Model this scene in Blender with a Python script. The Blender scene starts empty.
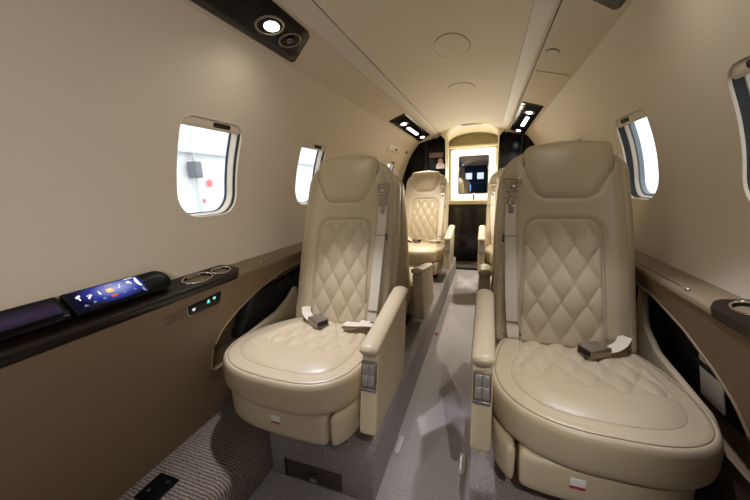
import bpy, bmesh, math, random
import numpy as np
from mathutils import Vector, Matrix
from mathutils.geometry import delaunay_2d_cdt
random.seed(4)
SC = bpy.context.scene
COL = SC.collection
PI = math.pi

# ------------------------------------------------------------------ materials
def mat(name, col, rough=.5, metal=0., spec=.5, coat=0., bump=None, bscale=60., bstr=.2, var=0., emit=None, estr=0., sheen=0.):
    m = bpy.data.materials.new(name); m.use_nodes = True
    nt = m.node_tree; b = nt.nodes['Principled BSDF']
    b.inputs['Base Color'].default_value = (*col, 1)
    b.inputs['Roughness'].default_value = rough
    b.inputs['Metallic'].default_value = metal
    b.inputs['Specular IOR Level'].default_value = spec
    b.inputs['Coat Weight'].default_value = coat
    b.inputs['Coat Roughness'].default_value = .05
    b.inputs['Sheen Weight'].default_value = sheen
    if emit:
        b.inputs['Emission Color'].default_value = (*emit, 1)
        b.inputs['Emission Strength'].default_value = estr
    tc = nt.nodes.new('ShaderNodeTexCoord')
    if var:
        n = nt.nodes.new('ShaderNodeTexNoise'); n.inputs['Scale'].default_value = 9; n.inputs['Detail'].default_value = 4
        nt.links.new(tc.outputs['Object'], n.inputs['Vector'])
        mx = nt.nodes.new('ShaderNodeMix'); mx.data_type = 'RGBA'
        mx.inputs[6].default_value = (*[c*(1-var) for c in col], 1); mx.inputs[7].default_value = (*[min(1, c*(1+var)) for c in col], 1)
        nt.links.new(n.outputs['Fac'], mx.inputs[0]); nt.links.new(mx.outputs[2], b.inputs['Base Color'])
    if bump:
        if bump == 'noise':
            t = nt.nodes.new('ShaderNodeTexNoise'); t.inputs['Detail'].default_value = 3; out = t.outputs['Fac']
        elif bump == 'voronoi':
            t = nt.nodes.new('ShaderNodeTexVoronoi'); out = t.outputs['Distance']
        t.inputs['Scale'].default_value = bscale
        nt.links.new(tc.outputs['Object'], t.inputs['Vector'])
        bp = nt.nodes.new('ShaderNodeBump'); bp.inputs['Strength'].default_value = bstr; bp.inputs['Distance'].default_value = .002
        nt.links.new(out, bp.inputs['Height']); nt.links.new(bp.outputs['Normal'], b.inputs['Normal'])
    return m

def carpet_mat(name, c1, c2, axis='Y', scale=1.):
    """ribbed loop carpet: rows of short loops, with a little colour noise"""
    m = bpy.data.materials.new(name); m.use_nodes = True
    nt = m.node_tree; b = nt.nodes['Principled BSDF']
    b.inputs['Roughness'].default_value = .95; b.inputs['Specular IOR Level'].default_value = .1
    b.inputs['Sheen Weight'].default_value = .25
    tc = nt.nodes.new('ShaderNodeTexCoord')
    w = nt.nodes.new('ShaderNodeTexWave'); w.wave_type = 'BANDS'; w.bands_direction = axis
    w.inputs['Scale'].default_value = 42*scale; w.inputs['Distortion'].default_value = 3.0
    w.inputs['Detail'].default_value = 2; w.inputs['Detail Scale'].default_value = 3.
    nt.links.new(tc.outputs['Object'], w.inputs['Vector'])
    n = nt.nodes.new('ShaderNodeTexNoise'); n.inputs['Scale'].default_value = 170; n.inputs['Detail'].default_value = 2
    nt.links.new(tc.outputs['Object'], n.inputs['Vector'])
    mm = nt.nodes.new('ShaderNodeMath'); mm.operation = 'MULTIPLY'
    nt.links.new(w.outputs['Fac'], mm.inputs[0]); nt.links.new(n.outputs['Fac'], mm.inputs[1])
    r = nt.nodes.new('ShaderNodeMapRange'); r.inputs['From Min'].default_value = .05; r.inputs['From Max'].default_value = .55
    nt.links.new(mm.outputs[0], r.inputs['Value'])
    mx = nt.nodes.new('ShaderNodeMix'); mx.data_type = 'RGBA'
    mx.inputs[6].default_value = (*c1, 1); mx.inputs[7].default_value = (*c2, 1)
    nt.links.new(r.outputs['Result'], mx.inputs[0]); nt.links.new(mx.outputs[2], b.inputs['Base Color'])
    bp = nt.nodes.new('ShaderNodeBump'); bp.inputs['Strength'].default_value = .8; bp.inputs['Distance'].default_value = .005
    nt.links.new(mm.outputs[0], bp.inputs['Height']); nt.links.new(bp.outputs['Normal'], b.inputs['Normal'])
    return m

def emis(name, col, s):
    m = bpy.data.materials.new(name); m.use_nodes = True
    nt = m.node_tree; nt.nodes.clear()
    e = nt.nodes.new('ShaderNodeEmission'); e.inputs['Color'].default_value = (*col, 1); e.inputs['Strength'].default_value = s
    o = nt.nodes.new('ShaderNodeOutputMaterial'); nt.links.new(e.outputs[0], o.inputs[0])
    return m

def glass_mat(name):
    m = bpy.data.materials.new(name); m.use_nodes = True
    nt = m.node_tree; nt.nodes.clear()
    t = nt.nodes.new('ShaderNodeBsdfTransparent'); t.inputs['Color'].default_value = (.96, .97, .97, 1)
    g = nt.nodes.new('ShaderNodeBsdfGlossy'); g.inputs['Roughness'].default_value = .02
    f = nt.nodes.new('ShaderNodeFresnel'); f.inputs['IOR'].default_value = 1.35
    mx = nt.nodes.new('ShaderNodeMixShader'); o = nt.nodes.new('ShaderNodeOutputMaterial')
    mx.inputs[0].default_value = .035; nt.nodes.remove(f); nt.links.new(t.outputs[0], mx.inputs[1]); nt.links.new(g.outputs[0], mx.inputs[2])
    nt.links.new(mx.outputs[0], o.inputs[0])
    return m

def wood_mat(name, c1, c2):
    m = mat(name, c1, rough=.35, spec=.3, coat=.15)
    nt = m.node_tree; b = nt.nodes['Principled BSDF']
    tc = nt.nodes.new('ShaderNodeTexCoord'); mp = nt.nodes.new('ShaderNodeMapping'); mp.inputs['Scale'].default_value = (60, 2.5, 60)
    n = nt.nodes.new('ShaderNodeTexNoise'); n.inputs['Scale'].default_value = 2; n.inputs['Detail'].default_value = 5
    nt.links.new(tc.outputs['Object'], mp.inputs['Vector']); nt.links.new(mp.outputs[0], n.inputs['Vector'])
    mx = nt.nodes.new('ShaderNodeMix'); mx.data_type = 'RGBA'
    mx.inputs[6].default_value = (*c1, 1); mx.inputs[7].default_value = (*c2, 1)
    nt.links.new(n.outputs['Fac'], mx.inputs[0]); nt.links.new(mx.outputs[2], b.inputs['Base Color'])
    return m

def screen_mat(name, kind):
    """what a touchscreen shows: a lit blue picture with a dark lower band, or a purple reflection painted as faint glow"""
    m = bpy.data.materials.new(name); m.use_nodes = True
    nt = m.node_tree; b = nt.nodes['Principled BSDF']
    b.inputs['Base Color'].default_value = (.004, .004, .006, 1); b.inputs['Roughness'].default_value = .3; b.inputs['Specular IOR Level'].default_value = .12
    tc = nt.nodes.new('ShaderNodeTexCoord'); mp = nt.nodes.new('ShaderNodeMapping')
    nt.links.new(tc.outputs['Generated'], mp.inputs['Vector'])
    g = nt.nodes.new('ShaderNodeTexGradient'); g.gradient_type = 'SPHERICAL'
    mp.vector_type = 'POINT'
    if kind == 'blue':
        mp.inputs['Location'].default_value = (0, -1.15, -1.02); mp.inputs['Scale'].default_value = (0.0, 1.9, 1.5)
    else:
        mp.inputs['Location'].default_value = (0, -.75, -.6); mp.inputs['Scale'].default_value = (0.0, 1.0, 1.6)
    nt.links.new(mp.outputs[0], g.inputs['Vector'])
    cr = nt.nodes.new('ShaderNodeValToRGB'); e = cr.color_ramp.elements
    if kind == 'blue':
        e[0].color = (.002, .003, .02, 1); e[1].color = (.50, .56, 1., 1)
        k = cr.color_ramp.elements.new(.35); k.color = (.03, .05, .40, 1)
        st = .8
    else:
        e[0].color = (.004, .003, .007, 1); e[1].color = (.16, .10, .22, 1); st = .22  # purple reflection on the dark screen, put in as weak emission
    nt.links.new(g.outputs['Fac'], cr.inputs[0])
    nt.links.new(cr.outputs[0], b.inputs['Emission Color']); b.inputs['Emission Strength'].default_value = st
    return m

M = {}
M['leather'] = mat('cream leather', (.50, .40, .25), rough=.38, spec=.5, bump='voronoi', bscale=420, bstr=.10, var=.03)
M['leather_arm'] = mat('cream leather trim', (.53, .43, .275), rough=.4, spec=.45, bump='voronoi', bscale=420, bstr=.08)
M['lining'] = mat('beige cabin lining', (.72, .625, .49), rough=.6, spec=.3, bump='noise', bscale=300, bstr=.05)
M['ceiling'] = mat('pale ceiling lining', (.82, .72, .57), rough=.6, spec=.3, bump='noise', bscale=300, bstr=.05)
M['rail'] = mat('pale rail', (.74, .66, .56), rough=.5, spec=.3)
M['lower'] = mat('tan sidewall', (.19, .132, .075), rough=.6, spec=.3, bump='voronoi', bscale=500, bstr=.1)
M['ledge'] = mat('tan ledge', (.25, .185, .11), rough=.5, spec=.35, bump='voronoi', bscale=500, bstr=.1)
M['carpet'] = carpet_mat('aisle carpet', (.36, .315, .285), (.66, .60, .56), scale=1.7)
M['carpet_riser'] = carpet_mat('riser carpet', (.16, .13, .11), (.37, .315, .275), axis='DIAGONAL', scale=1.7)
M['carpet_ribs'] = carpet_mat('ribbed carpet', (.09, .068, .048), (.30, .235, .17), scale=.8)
M['wood'] = wood_mat('dark gloss veneer', (.005, .003, .002), (.020, .011, .006))
M['black_gloss'] = mat('black gloss', (.003, .003, .0035), rough=.22, spec=.22)
M['black'] = mat('matt black', (.006, .006, .006), rough=.7)
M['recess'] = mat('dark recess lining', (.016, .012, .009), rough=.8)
M['chrome'] = mat('chrome', (.72, .70, .66), rough=.16, metal=1)
M['steel'] = mat('brushed metal', (.50, .455, .39), rough=.36, metal=.6)
M['steel_dark'] = mat('dark metal', (.16, .145, .125), rough=.35, metal=1)
M['webbing'] = mat('belt webbing', (.64, .56, .42), rough=.7, bump='noise', bscale=700, bstr=.4)
M['seal'] = mat('dark blue seal', (.02, .03, .055), rough=.5)
M['seal_grey'] = mat('grey seal', (.22, .25, .30), rough=.5)
M['glass'] = glass_mat('window glass')
M['white'] = mat('white card', (.75, .73, .70), rough=.6)
M['red'] = mat('red label', (.45, .02, .02), rough=.5)
M['lamp'] = emis('lit lamp lens', (1, .97, .90), 14)
M['lamp_small'] = emis('lit small lamp', (1, .95, .88), 9)
M['thread'] = mat('seam crease and thread', (.30, .225, .14), rough=.7)  # darker than the leather: carries painted crease shade as well as stitching
M['thread_soft'] = mat('soft seam crease and thread', (.36, .28, .175), rough=.7)
M['well'] = mat('dark cup well', (.02, .017, .014), rough=.3)
M['pewter'] = mat('pewter hardware', (.42, .37, .31), rough=.28, metal=1)
M['gunmetal'] = mat('pewter frame', (.30, .25, .19), rough=.3, metal=.7)

# ------------------------------------------------------------------ helpers
def add_mesh(name, verts, faces, m, parent=None, smooth=True, sharp=None, recalc=True):
    me = bpy.data.meshes.new(name)
    me.from_pydata([tuple(map(float, v)) for v in verts], [], [tuple(map(int, f)) for f in faces])
    if recalc:
        bm = bmesh.new(); bm.from_mesh(me); bmesh.ops.recalc_face_normals(bm, faces=bm.faces); bm.to_mesh(me); bm.free()
    if smooth:
        me.polygons.foreach_set('use_smooth', [True]*len(me.polygons))
        if sharp: me.set_sharp_from_angle(angle=math.radians(sharp))
    me.materials.append(m)
    o = bpy.data.objects.new(name, me); COL.objects.link(o)
    if parent: o.parent = parent
    return o

def tag(o, label=None, cat=None, group=None, kind=None):
    if label: o['label'] = label
    if cat: o['category'] = cat
    if group: o['group'] = group
    if kind: o['kind'] = kind
    return o

def empty(name, loc=(0, 0, 0), rz=0.):
    o = bpy.data.objects.new(name, None); COL.objects.link(o)
    o.location = loc; o.rotation_euler = (0, 0, rz); o.empty_display_size = .05
    return o

def struct(o, label=None, cat=None):
    o['kind'] = 'structure'
    if label: o['label'] = label
    if cat: o['category'] = cat
    return o

def copy_tree(o, parent=None):
    c = o.copy(); COL.objects.link(c)
    if parent: c.parent = parent
    for ch in list(o.children):
        copy_tree(ch, c)
    return c

def inpoly(P, poly):
    x, y = P[:, 0], P[:, 1]; r = np.zeros(len(P), bool)
    a = np.asarray(poly); b = np.roll(a, -1, 0)
    for (x0, y0), (x1, y1) in zip(a, b):
        if y0 == y1: continue
        c = ((y0 > y) != (y1 > y)) & (x < (x1-x0)*(y-y0)/(y1-y0)+x0)
        r ^= c
    return r

def polydist(P, poly, closed=True):
    a = np.asarray(poly, float); b = np.roll(a, -1, 0)
    if not closed: a, b = a[:-1], b[:-1]
    best = np.full(len(P), 1e9)
    for p, q in zip(a, b):
        d = q-p; L = d@d
        t = np.clip(((P-p)@d)/L, 0, 1) if L > 0 else np.zeros(len(P))
        best = np.minimum(best, np.hypot(*(P-p-t[:, None]*d).T))
    return best

def resample(poly, step, closed=True):
    a = np.asarray(poly, float)
    if closed: a = np.vstack([a, a[:1]])
    s = np.r_[0, np.cumsum(np.hypot(*np.diff(a, axis=0).T))]
    n = max(3, int(round(s[-1]/step)))
    t = np.linspace(0, s[-1], n+1)
    if closed: t = t[:-1]
    return np.c_[np.interp(t, s, a[:, 0]), np.interp(t, s, a[:, 1])]

def rpoly(pts, radii, seg=8):
    """polygon with rounded corners"""
    n = len(pts); out = []
    if not hasattr(radii, '__len__'): radii = [radii]*n
    for i in range(n):
        p = np.array(pts[i], float); a = np.array(pts[i-1], float)-p; b = np.array(pts[(i+1) % n], float)-p
        la, lb = np.hypot(*a), np.hypot(*b); a /= la; b /= lb
        r = radii[i]
        if r <= 0: out.append(p); continue
        ang = math.acos(max(-1, min(1, a@b))); d = min(r/math.tan(ang/2), la*.49, lb*.49); r = d*math.tan(ang/2)
        c = p+(a+b)/np.hypot(*(a+b))*(r/math.sin(ang/2))
        s, e = p+a*d-c, p+b*d-c
        a0 = math.atan2(s[1], s[0]); a1 = math.atan2(e[1], e[0]); da = (a1-a0+PI) % (2*PI)-PI
        for k in range(seg+1):
            t = a0+da*k/seg; out.append(c+r*np.array([math.cos(t), math.sin(t)]))
    return np.array(out)

def area(poly):
    a = np.asarray(poly); b = np.roll(a, -1, 0)
    return .5*np.sum(a[:, 0]*b[:, 1]-b[:, 0]*a[:, 1])

def inset(poly, d):
    a = np.asarray(poly, float)
    t = np.roll(a, -1, 0)-np.roll(a, 1, 0); t /= np.maximum(1e-9, np.hypot(*t.T))[:, None]
    n = np.c_[-t[:, 1], t[:, 0]]
    return a+n*d

def fill(loops, res, keepres=.55):
    """points and triangles filling the region inside loops[0] and outside the other loops"""
    outer = np.asarray(loops[0])
    lo, hi = outer.min(0), outer.max(0)
    gx = np.arange(lo[0], hi[0]+res, res); gy = np.arange(lo[1], hi[1]+res, res*.866)
    G = np.array([(x+(res/2 if j % 2 else 0), y) for j, y in enumerate(gy) for x in gx])
    ok = inpoly(G, outer) & (polydist(G, outer) > res*keepres)
    for h in loops[1:]:
        ok &= ~inpoly(G, h) & (polydist(G, h) > res*keepres)
    G = G[ok]
    V, Ed = [], []
    for L in loops:
        k = len(V); n = len(L); V += [tuple(p) for p in L]; Ed += [(k+i, k+(i+1) % n) for i in range(n)]
    nb = len(V)
    V += [tuple(p) for p in G]
    v2, e2, f2, ov, oe, of = delaunay_2d_cdt([Vector(v) for v in V], Ed, [], 0, 1e-7)
    P = np.array([(v.x, v.y) for v in v2])
    F = np.array([f for f in f2 if len(f) == 3])
    c = P[F].mean(1)
    ok = inpoly(c, outer)
    for h in loops[1:]: ok &= ~inpoly(c, h)
    return P, F[ok]

def pillow(name, poly, layers, fmap, m, parent=None, res=.008, step=None, f=None, holes=(), close=True, sharp=None):
    """a solid grown from an outline: rings (inset, height), the last one closed by a fine surface raised by f(P, edge_distance)"""
    poly = resample(poly, step or res)
    if area(poly) < 0: poly = poly[::-1]
    rings = [inset(poly, d) for d, h in layers]
    n = len(poly); V = []; F = []
    for (d, h), r in zip(layers, rings):
        V += [fmap(p[0], p[1], h) for p in r]
    for k in range(len(rings)-1):
        for i in range(n):
            j = (i+1) % n
            F.append((k*n+i, k*n+j, (k+1)*n+j, (k+1)*n+i))
    if close: F.append(tuple(range(n))[::-1])
    hl = [resample(h, step or res) for h in holes]
    P, T = fill([rings[-1]]+hl, res)
    h0 = layers[-1][1]
    H = np.full(len(P), h0)
    if f is not None: H = H+f(P, polydist(P, rings[-1]))
    # weld the cap to the last ring
    base = (len(rings)-1)*n
    key = {(round(p[0], 6), round(p[1], 6)): base+i for i, p in enumerate(rings[-1])}
    idx = []
    for p, h in zip(P, H):
        k = key.get((round(p[0], 6), round(p[1], 6)))
        if k is None:
            idx.append(len(V)); V.append(fmap(p[0], p[1], h))
        else: idx.append(k)
    F += [tuple(idx[i] for i in t) for t in T]
    return add_mesh(name, V, F, m, parent, sharp=sharp)

def prism(name, poly, x0, x1, m, parent=None, bev=.006, axis='X', res=None, close=True, seg=3):
    """outline extruded along an axis with rounded edges"""
    if axis == 'X': fm = lambda a, b, h: (h, a, b)
    elif axis == 'Y': fm = lambda a, b, h: (a, h, b)
    else: fm = lambda a, b, h: (a, b, h)
    L = []
    for k in range(seg+1):
        t = PI/2*k/seg; L.append((bev*(1-math.sin(t)), x0+bev*(1-math.cos(t))))
    for k in range(seg, -1, -1):
        t = PI/2*k/seg; L.append((bev*(1-math.sin(t)), x1-bev*(1-math.cos(t))))
    poly = np.asarray(poly)
    if area(poly) < 0: poly = poly[::-1]
    n = len(poly); V = []; F = []
    for d, h in L: V += [fm(p[0], p[1], h) for p in inset(poly, d)]
    for k in range(len(L)-1):
        for i in range(n):
            j = (i+1) % n; F.append((k*n+i, k*n+j, (k+1)*n+j, (k+1)*n+i))
    F.append(tuple(range(n))[::-1]); F.append(tuple(range((len(L)-1)*n, len(L)*n)))
    return add_mesh(name, V, F, m, parent, sharp=50)

def box(name, c, s, m, parent=None, bev=.003, rot=None, seg=2):
    bm = bmesh.new(); bmesh.ops.create_cube(bm, size=1)
    bmesh.ops.scale(bm, vec=s, verts=bm.verts)
    if bev: bmesh.ops.bevel(bm, geom=bm.edges[:], offset=min(bev, min(s)*.45), segments=seg, profile=.5, affect='EDGES')
    if rot is not None: bmesh.ops.transform(bm, matrix=rot.to_4x4(), verts=bm.verts)
    bmesh.ops.translate(bm, vec=c, verts=bm.verts)
    me = bpy.data.meshes.new(name); bm.to_mesh(me); bm.free()
    me.polygons.foreach_set('use_smooth', [True]*len(me.polygons)); me.set_sharp_from_angle(angle=math.radians(35))
    me.materials.append(m); o = bpy.data.objects.new(name, me); COL.objects.link(o)
    if parent: o.parent = parent
    return o

def tube(name, path, r, m, parent=None, closed=False, seg=10, flat=None):
    """round (or elliptic, flat=(a,b,up)) section swept along a path"""
    P = [Vector(p) for p in path]; n = len(P); V = []; F = []
    for i, p in enumerate(P):
        if closed: t = (P[(i+1) % n]-P[i-1]).normalized()
        else: t = (P[min(n-1, i+1)]-P[max(0, i-1)]).normalized()
        up = Vector(flat[2]) if flat else (Vector((0, 0, 1)) if abs(t.z) < .9 else Vector((0, 1, 0)))
        x = t.cross(up).normalized(); y = x.cross(t)
        if flat:
            a, b = flat[0], flat[1]
            if callable(a): a, b = a(i/(n-1))
        else: a = b = r if not callable(r) else r(i/(n-1))
        for k in range(seg):
            q = 2*PI*k/seg; V.append(p+x*math.cos(q)*a+y*math.sin(q)*b)
    m_ = n if closed else n-1
    for i in range(m_):
        for k in range(seg):
            j = (i+1) % n; l = (k+1) % seg
            F.append((i*seg+k, i*seg+l, j*seg+l, j*seg+k))
    if not closed: F.append(tuple(range(seg))[::-1]); F.append(tuple(range((n-1)*seg, n*seg)))
    return add_mesh(name, V, F, m, parent, sharp=50)

def ribbon(name, path, width, m, parent=None, wdir=None, th=.0022):
    """flat webbing along a path; wdir gives the width direction per point (or one for all)"""
    P = [Vector(p) for p in path]; n = len(P); V = []; F = []
    for i, p in enumerate(P):
        t = (P[min(n-1, i+1)]-P[max(0, i-1)]).normalized()
        w = Vector(wdir[i] if isinstance(wdir, list) else wdir); w = (w-t*w.dot(t)).normalized(); nn = t.cross(w)
        for a, b in ((-1, -1), (1, -1), (1, 1), (-1, 1)): V.append(p+w*a*width/2+nn*b*th/2)
    for i in range(n-1):
        for k in range(4):
            l = (k+1) % 4; F.append((i*4+k, i*4+l, (i+1)*4+l, (i+1)*4+k))
    F.append((3, 2, 1, 0)); F.append(tuple(range((n-1)*4, n*4)))
    return add_mesh(name, V, F, m, parent, sharp=60)

def spline(pts, n=10):
    P = [Vector(p) for p in pts]; P = [P[0]*2-P[1]]+P+[P[-1]*2-P[-2]]; out = []
    for i in range(1, len(P)-2):
        for k in range(n):
            t = k/n; a, b, c, d = P[i-1:i+3]
            out.append(.5*((2*b)+(c-a)*t+(2*a-5*b+4*c-d)*t*t+(3*b-a-3*c+d)*t**3))
    out.append(P[-2]); return out

def ring(name, fmap, cx, cy, rx, ry, r, m, parent=None, h=0., seg=36, tseg=8):
    path = [fmap(cx+rx*math.cos(2*PI*k/seg), cy+ry*math.sin(2*PI*k/seg), h) for k in range(seg)]
    return tube(name, path, r, m, parent, closed=True, seg=tseg)

def disc(name, fmap, cx, cy, rx, ry, m, parent=None, h=0., dome=0., seg=32, rings=4):
    V = [fmap(cx, cy, h+dome)]; F = []
    for k in range(1, rings+1):
        t = k/rings
        V += [fmap(cx+rx*t*math.cos(2*PI*i/seg), cy+ry*t*math.sin(2*PI*i/seg), h+dome*(1-t*t)) for i in range(seg)]
    for i in range(seg):
        F.append((0, 1+i, 1+(i+1) % seg))
        for k in range(rings-1):
            a = 1+k*seg; b = a+seg; j = (i+1) % seg; F.append((a+i, b+i, b+j, a+j))
    return add_mesh(name, V, F, m, parent)

def bowl(name, fmap, cx, cy, rx, ry, depth, m, parent=None, seg=32):
    prof = [(1, 0), (.97, -.25), (.94, -.75), (.8, -1), (.4, -1.02)]
    V = []; F = []
    for s, h in prof: V += [fmap(cx+rx*s*math.cos(2*PI*i/seg), cy+ry*s*math.sin(2*PI*i/seg), depth*h) for i in range(seg)]
    for k in range(len(prof)-1):
        for i in range(seg):
            j = (i+1) % seg; F.append((k*seg+i, k*seg+j, (k+1)*seg+j, (k+1)*seg+i))
    F.append(tuple(range((len(prof)-1)*seg, len(prof)*seg)))
    return add_mesh(name, V, F, m, parent, sharp=50)

def sstep(a, b, x):
    t = np.clip((x-a)/(b-a), 0, 1); return t*t*(3-2*t)

def groove(P, line, depth, width):
    return -depth*np.exp(-(polydist(P, line, closed=False)/width)**2)

def quilt(P, w, h, ox, oy):
    a = (P[:, 0]-ox)/w; b = (P[:, 1]-oy)/h
    s = np.abs(np.sin(PI*(a+b)))*np.abs(np.sin(PI*(a-b)))
    return s**.42

def threads(lines, rad, parent, name, split=False, m=None):
    """stitching and the dark of seam creases drawn as thin cords, one mesh per seam pattern"""
    V = []; F = []
    for ln in lines:
        P = [Vector(p) for p in ln]
        if split:                                  # start the cord at the biggest gap of a clipped loop
            g = [(P[(i+1) % len(P)]-P[i]).length for i in range(len(P))]; k = int(np.argmax(g))+1; P = P[k:]+P[:k]
        n = len(P); b = len(V)
        for i, p in enumerate(P):
            t = (P[min(n-1, i+1)]-P[max(0, i-1)]).normalized()
            up = Vector((0, -1, .3)); x = t.cross(up).normalized(); y = x.cross(t)
            for k in range(5):
                q = 2*PI*k/5; V.append(p+x*math.cos(q)*rad+y*math.sin(q)*rad)
        for i in range(n-1):
            for k in range(5):
                l = (k+1) % 5; F.append((b+i*5+k, b+i*5+l, b+(i+1)*5+l, b+(i+1)*5+k))
    return add_mesh(name, V, F, m or M['thread'], parent, recalc=False)

# ------------------------------------------------------------------ aircraft seat
ZB = .175                                    # riser top: the seat stands here
REC = math.radians(17)

def build_seat(s, wa=.20, ww=.28, ax=.203, bx=.0, rec=17., arm_shift=0., na=2.6, nw=2.7, tail_on=True, wing=.58, name='cabin_seat'):
    """cream cabin seat facing -Y; armrest and shoulder belt on the side s (+1 = +X).
    wa, ww: cushion half widths on the aisle and window side; ax: inner face of the armrest; bx: sideways offset of the back"""
    root = empty(name, (0, 0, 0))
    L = M['leather']; A = M['leather_arm']; T = M['thread']
    z = lambda v: v-ZB
    mx = lambda a: [(s*p[0], p[1]) for p in a]
    # --- cushion: outline seen from above, a little fuller on the window side
    out = []
    for k in range(160):
        t = 2*PI*k/160; c, q = math.cos(t), math.sin(t)
        if q < 0: n = nw if c < 0 else na; b = .225
        else: n = 7; b = .215
        x = math.copysign(abs(c)**(2/n), c); y = math.copysign(abs(q)**(2/n), q)*b
        hw = ww if x < 0 else wa
        if y > 0: hw -= max(.0, hw-.195)*(y/.215)**1.3
        out.append((s*x*hw, y-.187))
    fc = lambda x, y, h: (x, y, z(h))
    wq = ww-.075; aq = wa-.055
    oo = resample(out, .008); oo = oo if area(oo) > 0 else oo[::-1]
    arc = [p for p in inset(oo, .055) if p[1] < -.20]; arc.sort(key=lambda p: math.atan2(p[0], -(p[1]+.12)))
    if s > 0: ends = ([(-.150, .01), (arc[0][0]*.55-.08, -.10)], [(.142, -.10), (.134, .01)])
    else: ends = ([(-.134, .01), (-.142, -.10)], [(arc[-1][0]*.55+.08, -.10), (.150, .01)])
    top_seam = resample(ends[0]+[tuple(p) for p in arc]+ends[1], .01, closed=False)
    top_seam = np.array([top_seam[max(0, i-3):i+4].mean(0) for i in range(len(top_seam))])
    reg_poly = mx([(-.148, .02), (-.185, -.235), (-.10, -.25), (aq*.7, -.25), (aq-.012, -.22), (.132, .02)])
    def ftop(P, d):
        h = .016*sstep(0, .09, d)
        h += groove(P, top_seam, .0022, .004)
        ins = sstep(0, .012, np.where(inpoly(P, reg_poly), polydist(P, reg_poly), 0))
        h += .0110*(quilt(P, .070, .118, -.01*s, -.02)-1)*ins
        return h
    cu = pillow('seat_cushion', out, [(.05, .340), (.020, .334), (.009, .338), (.003, .348), (.0, .364), (.0, .398), (.002, .414), (.006, .426), (.011, .431), (.0145, .4315), (.016, .4300), (.0185, .4300), (.021, .4325)],
           fc, L, root, res=.0058, f=ftop)
    # seam lines on the cushion: dark cords draw in the crease shade
    o2 = resample(out, .008); o2 = o2 if area(o2) > 0 else o2[::-1]
    cr = inset(o2, .0172)
    threads([[fc(p[0], p[1], .4312) for p in cr if p[1] < -.02]], .0013, cu, 'front_crease', split=True)
    def cz(pts):
        P = np.asarray(pts, float); return [fc(p[0], p[1], .4329+h) for p, h in zip(P, ftop(P, polydist(P, inset(o2, .021))))]
    threads([cz(resample(top_seam, .008, closed=False))], .0008, cu, 'top_seam', m=M['thread_soft'])
    # --- skirts below the cushion, with the corner cover on the aisle side
    sk = []
    for k in range(240):
        t = 2*PI*k/240; c, q = math.cos(t), math.sin(t); n = (3.0 if c < 0 else 4.6) if q < 0 else 7
        sk.append((s*math.copysign(abs(c)**(2/n), c)*((ww-.026) if c < 0 else (wa-.014)), math.copysign(abs(q)**(2/n), q)*(.206 if q < 0 else .17)-.187))
    sk = resample(sk, .006); sk = sk if area(sk) > 0 else sk[::-1]
    cut = wa-.066
    main = np.array([p for p in sk if s*p[0] < cut-.002]); corner = np.array([p for p in sk if s*p[0] >= cut+.002])
    for nm, pl in (('base_skirt', main), ('corner_cover', corner)):
        pl = pl[np.argsort(np.arctan2((pl-pl.mean(0))[:, 1], (pl-pl.mean(0))[:, 0]))]
        pl = resample(pl, .005)
        for _ in range(5): pl = (np.roll(pl, 1, 0)+2*pl+np.roll(pl, -1, 0))/4
        o = .003 if nm == 'corner_cover' else 0
        g = 1 if o == 0 else .5
        pillow(nm, pl, [(.03*g, .236), (.010*g, .238), (.002-o, .246), (-o, .262), (-o, .318), (.003-o, .328), (.012*g, .334)], fc, A, root, res=.014, step=.007)
    box('swivel_base', (0, -.13, (z(.240)+.0005)/2), (.30, .26, z(.240)-.0005), M['black'], root, bev=.008)  # its black puts in the dark shadow under the seat
    yl = min(p[1] for p in sk)
    xl = (-.03 if s > 0 else -.045)
    yl = min(p[1] for p in sk if abs(p[0]-xl) < .012)
    t = box('warning_tag', (xl, yl-.0012, z(.298)), (.030, .003, .024), M['white'], root, bev=.0006)
    box('red_band', (xl, yl-.0018, z(.289)), (.0302, .003, .0065), M['red'], t, bev=.0006)
    t['label'] = 'small white and red warning tag'
    # --- backrest
    REC = math.radians(rec); sa, ca = math.sin(REC), math.cos(REC)
    fb = lambda u, v, h: (u+bx, v*sa-h*ca, z(.405)+v*ca+h*sa)
    bo = rpoly(mx([(-.208, 0), (.207, 0), (.205, .40), (.196, .682), (-.182, .682), (-.200, .40)]), [.03, .03, .3, .10, .10, .3], 12)
    hr = rpoly(mx([(-.088, .505), (.080, .505), (.126, .605), (.130, .694), (0, .710), (-.140, .694), (-.138, .605)]), [.055, .055, .10, .034, .4, .034, .10], 12)
    dp = rpoly(mx([(-.120, .012), (.134, .012), (.126, .26), (.120, .438), (-.106, .438), (-.110, .26)]), [.012, .012, .2, .05, .05, .2], 12)
    seamR = resample(mx([(.184, .0), (.180, .35), (.172, .52), (.150, .655)]), .01, closed=False); seamL = resample(mx([(-.180, .0), (-.174, .35), (-.164, .55), (-.150, .655)]), .01, closed=False)
    lum = lambda P: .012*sstep(.0, .22, P[:, 1])*sstep(.50, .2, P[:, 1])
    def fback(P, d):
        h = .012*sstep(0, .05, d)+lum(P)
        h += groove(P, seamL, .0022, .004)+groove(P, seamR, .0022, .004)
        h += -.005*np.exp(-(np.where(inpoly(P, dp), 0, polydist(P, dp))/.006)**2)
        h += -.006*np.exp(-(np.where(inpoly(P, hr), 0, polydist(P, hr))/.008)**2)
        return h
    back = pillow('backrest', bo, [(.012, -.048), (.003, -.045), (0, -.03), (.0, -.018), (.003, -.008), (.009, -.001), (.015, .002)], fb, L, root, res=.007, f=fback)
    bcap = inset(resample(bo, .007) if area(resample(bo, .007)) > 0 else resample(bo, .007)[::-1], .015)
    threads([[fb(p[0], p[1], .0021+h) for p, h in zip(q, fback(q, polydist(q, bcap)))] for q in (seamR, seamL)], .0011, back, 'side_seam')
    qp = (.0705, .128, .006*s, .03)
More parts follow.
